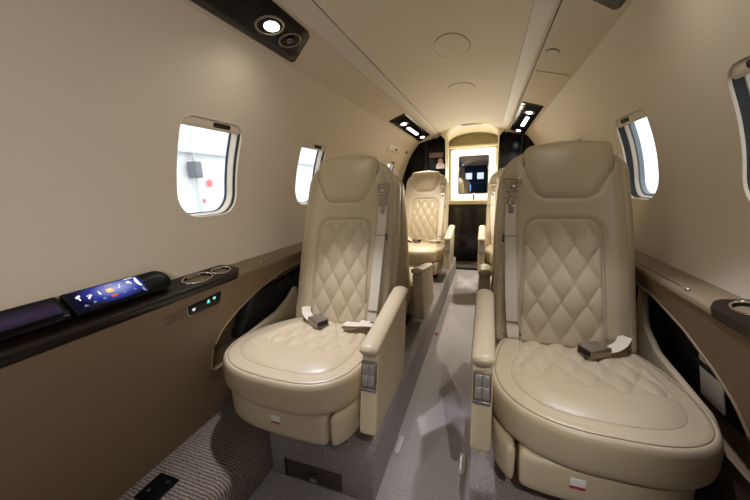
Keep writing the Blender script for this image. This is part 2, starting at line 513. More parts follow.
    def fdp(P, d):
        return .0085*sstep(0, .010, d)*quilt(P, *qp)+lum(P)-.001
    qpan = pillow('quilted_panel', dp, [(.0, .002), (.0, .008), (.0015, .0100), (.003, .0105)], fb, L, back, res=.0047, f=fdp)
    # stitch lines along the quilting
    w_, h_, ox_, oy_ = qp; lines = []
    dpi = inset(resample(dp, .005) if area(resample(dp, .005)) > 0 else resample(dp, .005)[::-1], .004)
    for k in range(-9, 10):
        for sg in (-1, 1):
            vv = np.arange(.0, .45, .006); uu = ox_+w_*(k-sg*(vv-oy_)/h_)
            P = np.c_[uu, vv]; ok = inpoly(P, dpi); cur = []
            for p, o in zip(P, ok):
                if o: cur.append(p)
                elif len(cur) > 2: lines.append(cur); cur = []
                else: cur = []
            if len(cur) > 2: lines.append(cur)
    lines3 = []
    for q in lines:
        q = np.array(q); lines3.append([fb(p[0], p[1], .0100+h) for p, h in zip(q, lum(q))])
    threads(lines3, .0009, back, 'quilt_stitching')
    def fhr(P, d):
        u = (P[:, 0]+.005*s)/.14; v = (P[:, 1]-.605)/.10
        return .013*np.clip(1-np.abs(u)**2.6, 0, 1)*np.clip(1-np.abs(v)**2.6, 0, 1)
    pillow('headrest', hr, [(.012, -.050), (.003, -.046), (0, -.03), (0, .002), (.002, .008), (.006, .0125), (.011, .0145)], fb, L, back, res=.008, f=fhr)
    hs = inset(resample(hr, .006) if area(resample(hr, .006)) > 0 else resample(hr, .006)[::-1], -.001)
    threads([[fb(p[0], p[1], .0065) for p in hs if p[1] < .64]], .0014, back, 'headrest_crease', split=True)  # dark cord draws the crease shade around the headrest
    ds = inset(resample(dp, .006) if area(resample(dp, .006)) > 0 else resample(dp, .006)[::-1], -.001)
    threads([[fb(p[0], p[1], .0095+float(lum(np.array([p]))[0])) for p in ds if p[1] > .02]], .0012, back, 'panel_crease', split=True)  # crease shade of the quilted panel, drawn as a dark cord
    # shell behind the backrest, a little wider and lower
    so = rpoly(mx([(-.214, -.06), (.214, -.06), (.212, .40), (.203, .672), (-.188, .672), (-.206, .40)]), [.03, .03, .3, .10, .10, .3], 12)
    pillow('back_shell', so, [(.06, -.112), (.025, -.108), (.006, -.096), (0, -.08), (0, -.058), (.004, -.051), (.012, -.049)], fb, A, root, res=.02, step=.012)
    # --- aisle armrest
    ash = arm_shift
    ap = rpoly([(-.368, .290), (-.060, .288), (-.030, .42), (-.005, .565), (-.20, .535), (-.322, .512)], [.012, .03, .05, .02, .05, .012], 5)
    arm = prism('armrest', [(p[0]+ash, z(p[1])) for p in ap], min(s*ax, s*(ax+.049)), max(s*ax, s*(ax+.049)), A, root, bev=.008)
    xa = s*(ax+.0245)
    key = [Vector((xa, y+ash, z(v))) for y, v in ((-.341, .519), (-.325, .523), (-.20, .544), (-.09, .564), (.004, .582), (.014, .584))]
    dense = spline(key, 24); sl = [0.]
    for a, b in zip(dense, dense[1:]): sl.append(sl[-1]+(b-a).length)
    tt = np.r_[.017*(1-np.cos(np.linspace(0, PI/2, 9))), np.linspace(.03, sl[-1]-.03, 12), sl[-1]-.017*(1-np.cos(np.linspace(PI/2, 0, 9)))]
    pth = [Vector([float(np.interp(t, sl, [p[i] for p in dense])) for i in range(3)]) for t in tt]
    rad = [max(.02, math.sqrt(max(0, 1-(1-min(1, min(t, sl[-1]-t)/.017))**2))) for t in tt]
    nn_ = len(pth)
    rr = lambda t: .0285*rad[min(nn_-1, int(round(t*(nn_-1))))]
    tube('arm_pad', pth, None, L, arm, seg=20, flat=(lambda t: (rr(t), rr(t)*.60), None, (0, 0, 1)))
    d = Vector((0, .046, .214)).normalized(); rot = Matrix.Rotation(-math.atan2(.046, .214), 3, 'X')
    c = Vector((xa, -.368+ash, z(.298)))+d*.160+Vector((0, -.002, 0))
    box('control_plate', c, (.044, .009, .080), M['gunmetal'], arm, bev=.003, rot=rot)
    for i in (-1, 1):
        for k in (-1, 1):
            cc = c+d*(k*.0148+.005)+Vector((i*.0088, -.0058, 0))
            box('button', cc, (.0165, .005, .0285), M['steel'], arm, bev=.0016, rot=rot)
    box('plate_lip', c-d*.036+Vector((0, -.0055, 0)), (.042, .004, .006), M['chrome'], arm, bev=.0015, rot=rot)
    # --- window-side wing: a low curved bolster from the backrest down to the cushion
    wp = rpoly([(.17, .28), (.19, wing+.02), (.165, wing+.02), (.115, .46+(wing-.46)*.12), (.03, .432), (-.10, .418), (-.22, .405), (-.265, .36), (-.25, .30)], [.02, .012, .012, .06, .08, .1, .05, .03, .02], 6)
    w0 = ww+.004
    prism('side_wing', [(p[0], z(p[1])) for p in wp], min(-s*w0, -s*(w0+.02)), max(-s*w0, -s*(w0+.02)), A, root, bev=.008)
    # --- shoulder belt
    ub = [.165, .165, .162, .157, .150, .146]
    vb = [.486, .42, .30, .17, .07, .030]
    H0 = lambda u, v: .0165+float(lum(np.array([[u, v]]))[0])
    tail = [Vector(fb(s*u, v, H0(u, v))) for u, v in zip(ub, vb)]
    wd = [Vector((1, 0, 0))]*len(tail)
    ex = [((.140+bx*s, -.028, .4600), (1, 0, 0)), ((.124+bx*s, -.056, .4560), (.85, -.5, 0)), ((.096+bx*s, -.078, .4550), (.4, -.9, 0)), ((.074+bx*s, -.086, .4600), (.1, -1, 0)), ((.078+bx*s, -.087, .4690), (.1, -1, 0)), ((.112+bx*s, -.080, .4680), (.2, -1, 0)), ((.150+bx*s, -.070, .4670), (.22, -1, .1)), ((.205+bx*s, -.056, .4590), (.25, -1, 0))]
    if not tail_on:
        ex = [((.146+bx*s, .006, .425), (1, 0, 0)), ((.146+bx*s, .012, .40), (1, 0, 0))]
    tail += [Vector((s*a[0], a[1], z(a[2]))) for a, b in ex]; wd += [Vector((b[0], s*b[1], b[2])).normalized() for a, b in ex]
    pth = spline(tail, 8); wpth = spline(wd, 8)
    belt = ribbon('shoulder_belt', pth, .036, M['webbing'], root, wdir=[w.normalized() for w in wpth])
    tri = rpoly(mx([(.134, .575), (.194, .575), (.178, .532), (.150, .532)]), [.008, .008, .008, .008], 5)
    tube('anchor_loop', [fb(p[0], p[1], .023) for p in tri], .0040, M['pewter'], belt, closed=True, seg=8)
    rg = [fb(s*(.164+.0125*math.cos(q)), .500+.017*math.sin(q), .022) for q in [2*PI*k/18 for k in range(18)]]
    tube('snap_ring', rg, .0034, M['pewter'], belt, closed=True, seg=8)
    fbox = lambda nm, u, v, h, sz, mm, par, bev=.002: box(nm, fb(s*u, v, h), sz, mm, par, bev=bev, rot=Matrix.Rotation(-REC, 3, 'X'))
    fbox('anchor_plate', .164, .546, .019, (.020, .005, .011), M['pewter'], belt)
    fbox('tongue', .164, .468, .0195, (.017, .006, .026), M['pewter'], belt)
    fbox('slider', .164, .372, .0205, (.041, .005, .005), M['steel_dark'], belt)
    fbox('slider_knob', .187, .366, .019, (.009, .009, .028), M['steel_dark'], belt)
    fbox('belt_clip', .150, .082, .0235, (.037, .003, .0025), M['steel_dark'], belt)
    for i in (-1, 1): fbox('clip_stud', .150+i*.024, .040, .018, (.007, .006, .009), M['steel_dark'], belt)
    # --- lap belt and buckle lying on the cushion
    st = spline([Vector((-s*.170, .030, z(.445))), Vector((-s*.158, .004, z(.478))), Vector((-s*.138, -.026, z(.466))), Vector((-s*.108, -.050, z(.458))), Vector((-s*.078, -.066, z(.458)))], 7)
    lap = ribbon('lap_belt', st, .036, M['webbing'], root, wdir=(.5*s, 1, 0))
    rz = Matrix.Rotation(-.55*s, 3, 'Z')
    bc = Vector((-s*.055, -.080, z(.4638)))
    box('buckle', bc, (.068, .051, .027), M['gunmetal'], lap, bev=.003, rot=rz)
    fr = rz @ Vector((s*.0342, 0, 0))
    box('buckle_slot', bc+fr, (.0014, .042, .018), M['black'], lap, bev=.0004, rot=rz)
    return root

seatA = build_seat(1, wa=.202, ww=.315, ax=.220, wing=.475, bx=-.018, na=2.7, nw=2.6)
seatB = build_seat(-1, wa=.232, ww=.240, ax=.224, bx=-.008, na=2.4, nw=3.0, tail_on=False)
XL, XR = -.345, .435
rearL = build_seat(-1, wa=.220, ww=.235, ax=.226, bx=.03, rec=7., arm_shift=.20)
rearR = build_seat(1, wa=.220, ww=.215, ax=.222, rec=7., arm_shift=.20)
seats = [(seatA, XL, 1.03, 0), (seatB, XR, 1.065, 0), (seatA, XL, 2.80, 0), (seatB, XR-.030, 2.80, 0), (rearL, XL-.022, 1.585, PI), (rearR, XR-.005, 1.62, PI)]
labels = ['large cream quilted leather seat at left of the aisle, facing the camera',
          'large cream quilted leather seat at right of the aisle, tallest headrest in the photo',
          'small far cream seat at left of the aisle, beside the black bulkhead panel',
          'far cream seat behind the large right seat, showing an armrest facing the camera',
          'cream seat with its back turned, right behind the large left seat',
          'cream seat with its back turned, right behind the large right seat']
used = set()
for (pr, x, y, r), lb in zip(seats, labels):
    o = pr if pr.name not in used else copy_tree(pr)
    used.add(pr.name)
    o.location = (x, y, ZB); o.rotation_euler = (0, 0, r)
    if pr in (rearL, rearR): o.scale = (1, 1, .94)
    tag(o, lb, 'seat', 'cream cabin seats')

# ------------------------------------------------------------------ cabin shell
Y0, Y1 = -1.10, 3.50
def wall_r(a):
    t = max(0, min(1, (math.degrees(a)-20)/26.6)); t = t*t*(3-2*t); return .742+.017*t
A0 = math.asin(-.19/.742); A1 = math.radians(46.6)
def wpt(y, a, d=0., side=1):
    r = wall_r(a)+d; return (side*r*math.cos(a), y, .85+r*math.sin(a))
# window outlines live in (y, angle*R)
RW = .742
WC = [.195, .845, 1.495, 2.145, 2.93]
def zs(zv): return RW*math.asin((zv-.85)/RW)
def win_poly(yc, side, g=0.):
    yc = yc+(.006 if side < 0 else -.004); w = (.127 if side < 0 else .137)-g; lo, hi = zs(.868)+g, zs(1.182)-g
    sk = .012
    return resample(rpoly([(yc-w, lo), (yc+w, lo), (yc+w, hi), (yc-w, hi)], [.080-g, .080-g, .045-g, .045-g], 8), .012)
def wall(side, name):
    lo, hi = RW*A0, RW*A1
    outer = resample([(Y0, lo), (Y1, lo), (Y1, hi), (Y0, hi)], .04)
    outer = np.vstack([outer])
    P, F = fill([outer]+[win_poly(c, side) for c in WC], .04, .4)
    V = [wpt(p[0], p[1]/RW, 0, side) for p in P]
    o = add_mesh(name, V, F, M['lining'], recalc=False)
    return struct(o, 'beige curved cabin lining with oval windows', 'wall')
wall(-1, 'wall_left'); wall(1, 'wall_right')

def window(i, yc, side):
    e = empty('window_%d' % i, wpt(yc, 0, 0, side)); o3 = Vector(e.location)
    struct(e, 'rounded cabin window in the lining', 'window')
    def ringmesh(name, seq, m):
        V = []; F = []; n = None
        for g, d in seq:
            p = win_poly(yc, side); p = inset(p if area(p) > 0 else p[::-1], g); n = len(p)
            V += [Vector(wpt(q[0], q[1]/RW, d, side))-o3 for q in p]
        for k in range(len(seq)-1):
            for a in range(n):
                b = (a+1) % n; F.append((k*n+a, k*n+b, (k+1)*n+b, (k+1)*n+a))
        return add_mesh(name, V, F, m, e, sharp=40, recalc=False)
    ringmesh('window_lip', [(-.003, .0005), (-.001, -.001), (.0015, -.0005), (.003, .006)], M['lining'])
    ringmesh('shade_slot', [(.003, .006), (.003, .019 if side < 0 else .027)], M['black'])
    ringmesh('window_reveal', [(.003, .019 if side < 0 else .027), (.005, .020 if side < 0 else .028), (.010, .040)], M['rail'])
    ringmesh('window_seal', [(.010, .040), (.0125, .044), (.013, .050)] if side < 0 else [(.010, .040), (.016, .043), (.018, .058)], M['seal'] if side < 0 else M['seal_grey'])
    p = win_poly(yc, side); p = inset(p if area(p) > 0 else p[::-1], .0125 if side < 0 else .0175)
    P, F = fill([p], .03)
    add_mesh('window_pane', [Vector(wpt(q[0], q[1]/RW, .0495 if side < 0 else .0575, side))-o3 for q in P], F, M['glass'], e, recalc=False)
    # pulled-up shade with its finger grip
    yc2 = yc+(.006 if side < 0 else -.004); w = .1235 if side < 0 else .1335; lo, hi = zs(1.150), zs(1.180)
    sp = resample(rpoly([(yc2-w, lo), (yc2+w, lo), (yc2+w, hi), (yc2-w, hi)], [.004, .004, .028, .028], 6), .012)
    fm = lambda a, b, h: Vector(wpt(a, b/RW, h, side))-o3
    sh = pillow('window_shade', sp, [(0, .034), (0, .010), (.002, .006), (.005, .004)], fm, M['lining'], e, res=.015, step=.01, sharp=60)
    gp = rpoly([(yc+.0, zs(1.160)), (yc+.075, zs(1.160)), (yc+.075, zs(1.174)), (yc+.0, zs(1.174))], .006, 5)
    pillow('finger_grip', gp, [(0, .006), (0, .0030), (.002, .0022)], fm, M['recess'], sh, res=.01, step=.006)
k = 1
for c in WC:
    for sd in (-1, 1): window(k, c, sd); k += 1

# ceiling panels ------------------------------------------------------------
CX, CZ = wpt(0, A1)[0], wpt(0, A1)[2]
BX, BZ, AX, AZ = .360, 1.437, .290, 1.462
def strip(name, prof, m, y0=Y0, y1=Y1, step=.2, parent=None, sharp=35):
    ys = np.arange(y0, y1+1e-6, (y1-y0)/max(1, round((y1-y0)/step)))
    V = [(x, y, zz) for y in ys for x, zz in prof]; n = len(prof); F = []
    for i in range(len(ys)-1):
        for j in range(n-1): F.append((i*n+j, i*n+j+1, (i+1)*n+j+1, (i+1)*n+j))
    return add_mesh(name, V, F, m, parent, sharp=sharp, recalc=False)
for sd, nm in ((-1, 'left'), (1, 'right')):
    c1 = [(sd*(CX+.012), CZ+.012), (sd*(CX+.002), CZ+.010), (sd*(CX-.002), CZ-.001), (sd*(CX-.012), CZ+.001), (sd*(BX+.008), BZ), (sd*BX, BZ+.002), (sd*BX, BZ+.02)]
    struct(strip('trim_%s_overhead' % nm, c1, M['lining']), 'flat overhead service panel', 'panel')
    gB = .004 if sd > 0 else .001; gA = .001 if sd > 0 else .005
    r1 = [(sd*(BX-gB), BZ+.02), (sd*(BX-gB), BZ+.002), (sd*(BX-gB-.006), BZ-.0005), (sd*(BX-.02), BZ+.001), (sd*(AX+.015), AZ-.006), (sd*(AX+gA), AZ-.001), (sd*(AX+gA), AZ+.02)]
    struct(strip('trim_%s_rail' % nm, r1, M['rail']), 'pale rail along the ceiling edge', 'trim')
for sd in (-1, 1):
    sealp = [(sd*(BX+.004), BZ+.016), (sd*(BX-.012), BZ+.016)]
cz = [(x, AZ+.066*(1-(x/AX)**2)) for x in np.linspace(-AX, AX, 25)]
struct(strip('ceiling', [(-AX, AZ+.02)]+cz+[(AX, AZ+.02)], M['ceiling'], Y0, 3.36), 'beige domed cabin ceiling', 'ceiling')
# dark backing above the seams so the gaps read as seams
struct(strip('ceiling_backing', [(-CX-.06, CZ-.04), (-CX-.02, CZ+.10), (0, 1.60), (CX+.02, CZ+.10), (CX+.06, CZ-.04)], M['black'], Y0-.02, Y1+.9), 'dark backing above the ceiling seams', 'ceiling')

def ceil_z(x): return AZ+.066*(1-(x/AX)**2)
def ceil_plate(cx, cy, rx, ry, name, label):
    fm = lambda a, b, h: (a, b, ceil_z(a)-h)
    t = 2*PI*np.arange(48)/48
    pl = np.c_[cx+rx*np.cos(t), cy+ry*np.sin(t)]
    r = pillow(name, pl, [(0, -.004), (0, .0015), (.0015, .0022), (.003, .0022)], fm, M['ceiling'], res=.02, step=.008, sharp=40)
    tag(r, label, 'cover')
    ring('shadow_gap', fm, cx, cy, rx+.0015, ry+.0015, .0012, M['steel_dark'], r, h=0, seg=60, tseg=5)
    return r
ceil_plate(.018, 1.50, .074, .120, 'speaker_cover', 'large oval flush cover in the ceiling, nearer one')
ceil_plate(.012, 2.11, .078, .085, 'speaker_cover', 'flush oval cover in the ceiling, farther from camera')

# overhead panels -----------------------------------------------------------
def over_map(sd):
    p0 = Vector((sd*(CX-.012), 0, CZ+.001)); p1 = Vector((sd*(BX+.008), 0, BZ)); d = (p1-p0); Lg = d.length; d.normalize()
    nrm = Vector((-d.z*1, 0, d.x)) ; nrm = nrm if nrm.z < 0 else -nrm
    return (lambda a, b, h: tuple(p0+d*b+Vector((0, a, 0))+nrm*h)), Lg
def big_panel(sd, yend, label):
    fm, Lg = over_map(sd)
    e = empty('reading_light_panel', fm(yend-.5, Lg/2, 0)); o3 = Vector(e.location); f2 = lambda a, b, h: Vector(fm(a, b, h))-o3
    tag(e, label, 'light panel', 'overhead light panels')
    pl = rpoly([(yend-1.55, .006), (yend+.0, .006), (yend-.10, Lg+.002), (yend-1.55, Lg+.002)], [.01, .012, .05, .01], 8)
    pillow('panel_plate', pl, [(0, .0), (0, .002), (.003, .0045)], f2, M['black_gloss'], e, res=.03, step=.012, sharp=40)
    # pale trim along the lower edge
    tube('edge_trim', [f2(yend-1.55, .002, .001), f2(yend-.01, .002, .001)], .0025, M['rail'], e, seg=6)
    lc = (yend-.225, .085); vc = (yend-.130, .082)
    fc_ = (yend-1.36, .085); disc('lamp_lens', f2, fc_[0], fc_[1], .026, .020, M['lamp'], e, h=.0062, dome=.002); ring('lamp_bezel', f2, fc_[0], fc_[1], .044, .037, .0035, M['gunmetal'], e, h=.005)
    ln = disc('lamp_lens', f2, lc[0], lc[1], .026, .020, M['lamp'], e, h=.0062, dome=.002)
    ring('lamp_bezel', f2, lc[0]-.006, lc[1]-.002, .044, .037, .0035, M['gunmetal'], e, h=.005)
    disc('lamp_well', f2, lc[0]-.004, lc[1]-.002, .041, .034, M['black_gloss'], e, h=.0052)
    ring('vent_bezel', f2, vc[0], vc[1], .035, .034, .003, M['gunmetal'], e, h=.005)
    disc('vent_hub', f2, vc[0], vc[1], .012, .012, M['steel'], e, h=.006, dome=.004)
    for k in (-2, -1, 1, 2):
        box('vent_slat', f2(vc[0]+k*.0042, vc[1], .0085), (.034, .0022, .004), M['steel_dark'], e, bev=.0006)
    return fm(lc[0], lc[1], .03), fm(fc_[0], fc_[1], .03)
lampL, fwdL = big_panel(-1, 1.085, 'long black gloss panel overhead left, with lit reading lamp and air vent')
lampR, fwdR = big_panel(1, 1.145, 'corner of black gloss panel overhead at right, top edge of the photo')
def small_panel(sd, y0, y1, label):
    fm, Lg = over_map(sd)
    e = empty('reading_light_panel', fm((y0+y1)/2, Lg/2, 0)); o3 = Vector(e.location); f2 = lambda a, b, h: Vector(fm(a, b, h))-o3
    tag(e, label, 'light panel', 'overhead light panels')
    pl = rpoly([(y0+.05, .012), (y1+.10, .004), (y1-.08, Lg+.002), (y0, Lg+.002)], [.01, .015, .03, .01], 6)
    pillow('panel_plate', pl, [(0, .0), (0, .002), (.003, .0045)], f2, M['black_gloss'], e, res=.03, step=.012, sharp=40)
    tube('edge_trim', [f2(y0+.02, .001, .001), f2(y1+.08, .0, .001)], .003, M['rail'], e, seg=6)
    m = Lg*.5
    pos = []
    for yy, rx, ry in ((y0+.26, .040, .020), (y1-.10, .045, .018)):
        disc('lamp_lens', f2, yy, m, rx, ry, M['lamp_small'], e, h=.0062, dome=.002)
        ring('lamp_bezel', f2, yy, m, rx+.014, ry+.012, .003, M['gunmetal'], e, h=.005)
        pos.append(fm(yy, m, .03))
    bp = rpoly([(y0+.42, m-.020), (y0+.80, m-.020), (y0+.80, m+.006), (y0+.42, m+.006)], .010, 5)
    pillow('lamp_bar', bp, [(0, .003), (0, .006), (.002, .007)], f2, M['lamp_small'], e, res=.02, step=.01)
    return pos
posL = small_panel(-1, 2.20, 3.30, 'short black panel of small lit lamps overhead left, near bulkhead')
posR = small_panel(1, 2.25, 3.40, 'short black panel of small lit lamps overhead right, near bulkhead')
# round plug and joint on the right overhead panel
fmR, LgR = over_map(1)
pg = disc('round_plug', fmR, 1.46, .115, .028, .022, M['lining'], h=.003, dome=.001); tag(pg, 'small round beige plug in the right overhead panel', 'cover')
ring('shadow_gap', fmR, 1.46, .115, .029, .023, .0014, M['steel_dark'], pg, h=.001)
jn = tube('trim_joint', [fmR(1.70, .0, .0005), fmR(1.68, LgR, .0005)], .0012, M['steel_dark'], seg=6); struct(jn, 'thin joint between overhead panels', 'trim')

# lower sidewalls, ledges -----------------------------------------------------
PT, PB = (.656, .660), (.748, .120)
def low_map(side):
    d = np.array([PB[0]-PT[0], PB[1]-PT[1]]); Ln = np.hypot(*d); d /= Ln
    nrm = np.array([d[1], -d[0]])             # towards the cabin
    if nrm[0] > 0: nrm = -nrm
    def fm(y, q, h):
        p = np.array(PT)+d*q+nrm*h; return (side*p[0], y, p[1])
    return fm, Ln
def qz(zv): return (PT[1]-zv)/(PT[1]-PB[1])*math.hypot(PB[0]-PT[0], PB[1]-PT[1])
pocket = resample(rpoly([(.725, qz(.33)), (.738, qz(.42)), (.780, qz(.475)), (.845, qz(.515)), (.96, qz(.562)), (1.12, qz(.598)), (1.46, qz(.612)), (1.46, qz(.33))], [.02, .05, .08, .12, .2, .2, .03, .02], 6), .02)
for sd, nm in ((-1, 'left'), (1, 'right')):
    fm, Ln = low_map(sd)
    P, F = fill([resample([(Y0, 0), (Y1, 0), (Y1, Ln), (Y0, Ln)], .06), pocket], .06, .4)
    o = add_mesh('wall_%s_lower' % nm, [fm(p[0], p[1], 0) for p in P], F, M['lower'], recalc=False)
    struct(o, 'tan lower sidewall below the ledge', 'wall')
    pk = pocket if area(pocket) > 0 else pocket[::-1]
    n = len(pk); V = []; F = []
    seq = [(0, 0), (.0, -.012), (.004, -.03), (.01, -.075)]
    for g, d in seq: V += [fm(q[0], q[1], d) for q in inset(pk, g)]
    for k in range(len(seq)-1):
        for a in range(n):
            b = (a+1) % n; F.append((k*n+a, k*n+b, (k+1)*n+b, (k+1)*n+a))
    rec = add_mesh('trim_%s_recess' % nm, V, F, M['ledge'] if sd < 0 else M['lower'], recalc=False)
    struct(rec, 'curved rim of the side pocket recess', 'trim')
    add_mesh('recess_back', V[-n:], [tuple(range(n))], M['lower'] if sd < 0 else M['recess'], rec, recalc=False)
    tube('recess_piping', [fm(q[0], q[1], .001) for q in pk], .0035, M['ledge'], rec, closed=True, seg=8)
    # ledge
    lp = rpoly([(.655, .650), (.770, .650), (.770, .700), (.732, .684), (.662, .664), (.655, .658)], [0, 0, 0, 0, .006, .006], 4)
    lg = prism('trim_%s_ledge' % nm, [(sd*p[0], p[1]) for p in lp], Y0, Y1, M['ledge'], bev=.001, axis='Y')
    struct(lg, 'narrow tan ledge under the windows', 'trim')

def console_map(side):
    p0 = Vector((side*.650, 0, .6615)); p1 = Vector((side*.734, 0, .6885)); d = (p1-p0); Lg = d.length; d.normalize()
    nrm = Vector((-d.z, 0, d.x)); nrm = nrm if nrm.z > 0 else -nrm
    return (lambda a, b, h: p0+d*b+Vector((0, a, 0))+nrm*h), Lg
CUPS = [(.715, .044, .052, .027), (.812, .046, .036, .022)]
def console(side, label):
    fm, Lg = console_map(side)
    e = empty('side_console', fm(.3, Lg/2, 0)); o3 = Vector(e.location); f2 = lambda a, b, h: Vector(fm(a, b, h))-o3
    tag(e, label, 'console', 'gloss ledge consoles')
    pl = rpoly([(-.9, .0), (.845, .0), (.885, .028), (.845, Lg-.004), (-.9, Lg-.004)], [.01, .02, .02, .02, .01], 6)
    holes = []
    for cy, cb, ra, rb in CUPS:
        t = 2*PI*np.arange(40)/40; holes.append(np.c_[cy+ra*np.cos(t), cb+rb*np.sin(t)])
    top = pillow('console_top', pl, [(.004, -.022), (0, -.018), (0, .003), (.002, .0055), (.005, .006)], f2, M['wood'], e, res=.02, step=.008, holes=holes, sharp=45)
    for cy, cb, ra, rb in CUPS:
        b = bowl('cup_well', lambda a, q, h: f2(a, q, h+.0055), cy, cb, ra, rb, .040, M['well'], e)
        ring('cup_rim', f2, cy, cb, ra, rb, .0028, M['chrome'], b, h=.0065)
        for k in (-2, -1, 0, 1, 2):
            path = [f2(cy+k*ra*.19, cb+rb*.72*math.sqrt(1-(k*.19)**2), -.034+.010*j) for j in range(5)]
            tube('cup_rib', path, .0040, M['chrome'], b, seg=6)
    return e
console(-1, 'dark gloss veneer console on the left ledge, with two chrome cup wells')
console(1, 'dark gloss veneer console at the right edge, one cup rim showing')

# touchscreen pods on the left console -----------------------------------------
def pod(y0, y1, scr, label, kind):
    P0 = Vector((-.676, 0, .684)); P1 = Vector((-.730, 0, .728)); d = P1-P0; Lq = d.length; d.normalize(); nrm = Vector((-d.z, 0, d.x)); nrm = nrm if nrm.x > 0 else -nrm
    e = empty('touchscreen_monitor', tuple(P0+d*Lq/2+Vector((0, (y0+y1)/2, 0)))); o3 = Vector(e.location)
    f2 = lambda a, b, h: P0+d*b+Vector((0, a, 0))+nrm*h-o3
    tag(e, label, 'monitor', 'ledge touchscreens')
    far = .034 if kind == 'blue' else .004
    pl = rpoly([(y0, 0), (y1, 0), (y1, Lq), (y0, Lq)], [.004, far, far, .004], 8)
    pillow('monitor_housing', pl, [(.012, -.008), (.006, -.006), (0, -.001), (0, .006), (.002, .0095), (.005, .011)], f2, M['black_gloss'], e, res=.02, step=.006, sharp=45)
    a0, a1, b0, b1 = scr
    sp = rpoly([(a0, b0), (a1, b0), (a1, b1), (a0, b1)], .003, 3)
    s = pillow('screen', sp, [(0, .0105), (0, .0115), (.0005, .0118)], f2, screen_mat('screen glow '+kind, kind), e, res=.02, step=.006)
    return e, s, f2
pe, ps, pf = pod(.388, .628, (.394, .552, .006, .064), 'touchscreen on the left ledge glowing blue with rows of icons', 'blue')
pod(.05, .382, (.07, .372, .018, .062), 'dark idle touchscreen at the left edge of the ledge, purple reflection painted as a faint glow', 'idle')
IC_W = emis('icon white', (1, .98, .95), 1.3); IC_B = emis('icon blue', (.30, .36, .62), .75); IC_O = emis('icon amber', (1, .55, .13), 1.2); IC_R = emis('icon orange', (1, .18, .02), .8); IC_Y = emis('caption yellow', (.85, .62, .12), .8)
def glyph(quads, m, name='icon'):
    V = []; F = []
    for (y, q, w, h, r) in quads:
        k = len(V); c, s_ = math.cos(r), math.sin(r)
        y = .394+(y-.394)*.92; q = q*.9; h *= .9
        for a, b in ((-1, -1), (1, -1), (1, 1), (-1, 1)):
            V.append(pf(y+(a*w*c-b*h*s_)/2, q+(a*w*s_+b*h*c)/2, .0124))
        F.append((k, k+1, k+2, k+3))
    return add_mesh(name, V, F, m, ps, smooth=False, recalc=False)
Yi = [.412, .434, .457, .481, .506, .533]
glyph([(Yi[0], .046, .003, .014, 0), (Yi[0]+.001, .053, .009, .005, .4), (Yi[0]-.003, .049, .004, .004, 0)], IC_W)
glyph([(Yi[1]-.002, .041, .009, .004, .8), (Yi[1]+.003, .047, .005, .006, .3), (Yi[1]-.003, .047, .004, .003, 0)], IC_W)
glyph([(Yi[2], .047, .0022, .014, 0), (Yi[2], .045, .006, .0024, 0)], IC_W)
glyph([(Yi[3], .046, .015, .014, 0)], IC_O)
glyph([(Yi[3], .048, .007, .004, 0)], IC_W)
glyph([(Yi[4]-.002, .046, .003, .003, 0), (Yi[4]+.002, .052, .0016, .011, -.2), (Yi[4]+.004, .057, .004, .002, 0)], IC_W)
glyph([(Yi[5], .056, .008, .008, .2), (Yi[5]+.004, .050, .003, .006, 0)], IC_W)
for k, (y, q) in enumerate([(Yi[0]+.002, .018), (Yi[1]+.001, .022), (Yi[2]+.001, .024), (Yi[4]+.002, .026), (Yi[5]+.002, .025)]):
    glyph([(y, q, .008, .003, .3*(k % 2)), (y, q+.003, .003, .004, 0)], IC_B)
glyph([(Yi[3]-.003, .025, .007, .007, 0), (Yi[3]+.0045, .0255, .006, .0065, 0)], IC_R)
glyph([(.480+i*.004, .0635, .003, .003, 0) for i in range(5)], IC_Y, 'caption')
glyph([(.530+i*.004, .0685, .0028, .0026, 0) for i in range(6)], IC_W, 'caption')
seg = [(.545+.008*math.cos(t), .044+.017*math.sin(t)) for t in np.linspace(PI/2, 3*PI/2, 14)]
add_mesh('dial_arc', [pf(a, b, .0124) for a, b in seg], [tuple(range(len(seg)))], IC_W, ps, smooth=False, recalc=False)
seg = [(.545+.007*math.cos(t), .0155+.009*math.sin(t)) for t in np.linspace(PI/2, 3*PI/2, 10)]
add_mesh('dial_arc', [pf(a, b, .0124) for a, b in seg], [tuple(range(len(seg)))], IC_B, ps, smooth=False, recalc=False)

# switch plate and placard on the left lower wall ---------------------------------
fmL, LnL = low_map(-1)
fmS = lambda a, b, h: fmL(a-.028, b+.008, h)
e = empty('switch_plate', fmS(.735, qz(.607), 0)); o3 = Vector(e.location); f2 = lambda a, b, h: Vector(fmS(a, b, h))-o3
tag(e, 'black switch plate with small glowing icons below the left ledge', 'switch')
pillow('plate', rpoly([(.672, qz(.590)), (.790, qz(.588)), (.800, qz(.628)), (.668, qz(.620))], [.012, .012, .002, .004], 5), [(0, 0), (0, .003), (.002, .004)], f2, M['black_gloss'], e, res=.02, step=.006, sharp=45)
tube('plate_trim', [f2(.668, qz(.622), .003), f2(.668, qz(.604), .004), f2(.672, qz(.590), .003), f2(.684, qz(.586), .003)], .0016, M['chrome'], e, seg=6)
CY = emis('lit cyan icon', (.25, 1., .75), 1.0); WH = emis('lit white icon', (.8, .8, .95), .9)
for y, zz, m_ in ((.690, .606, WH), (.745, .612, CY), (.768, .616, CY)):
    q = qz(zz)
    pillow('lit_icon', [(y-.006, q+.005), (y+.006, q+.005), (y+.002, q-.007), (y-.002, q-.007)] if m_ is CY and y < .75 else rpoly([(y-.006, q-.004), (y+.006, q-.004), (y+.004, q+.005), (y-.004, q+.005)], .001, 2),
           [(0, .0035), (0, .0045)], f2, m_, e, res=.006, step=.003)
V = []; F = []
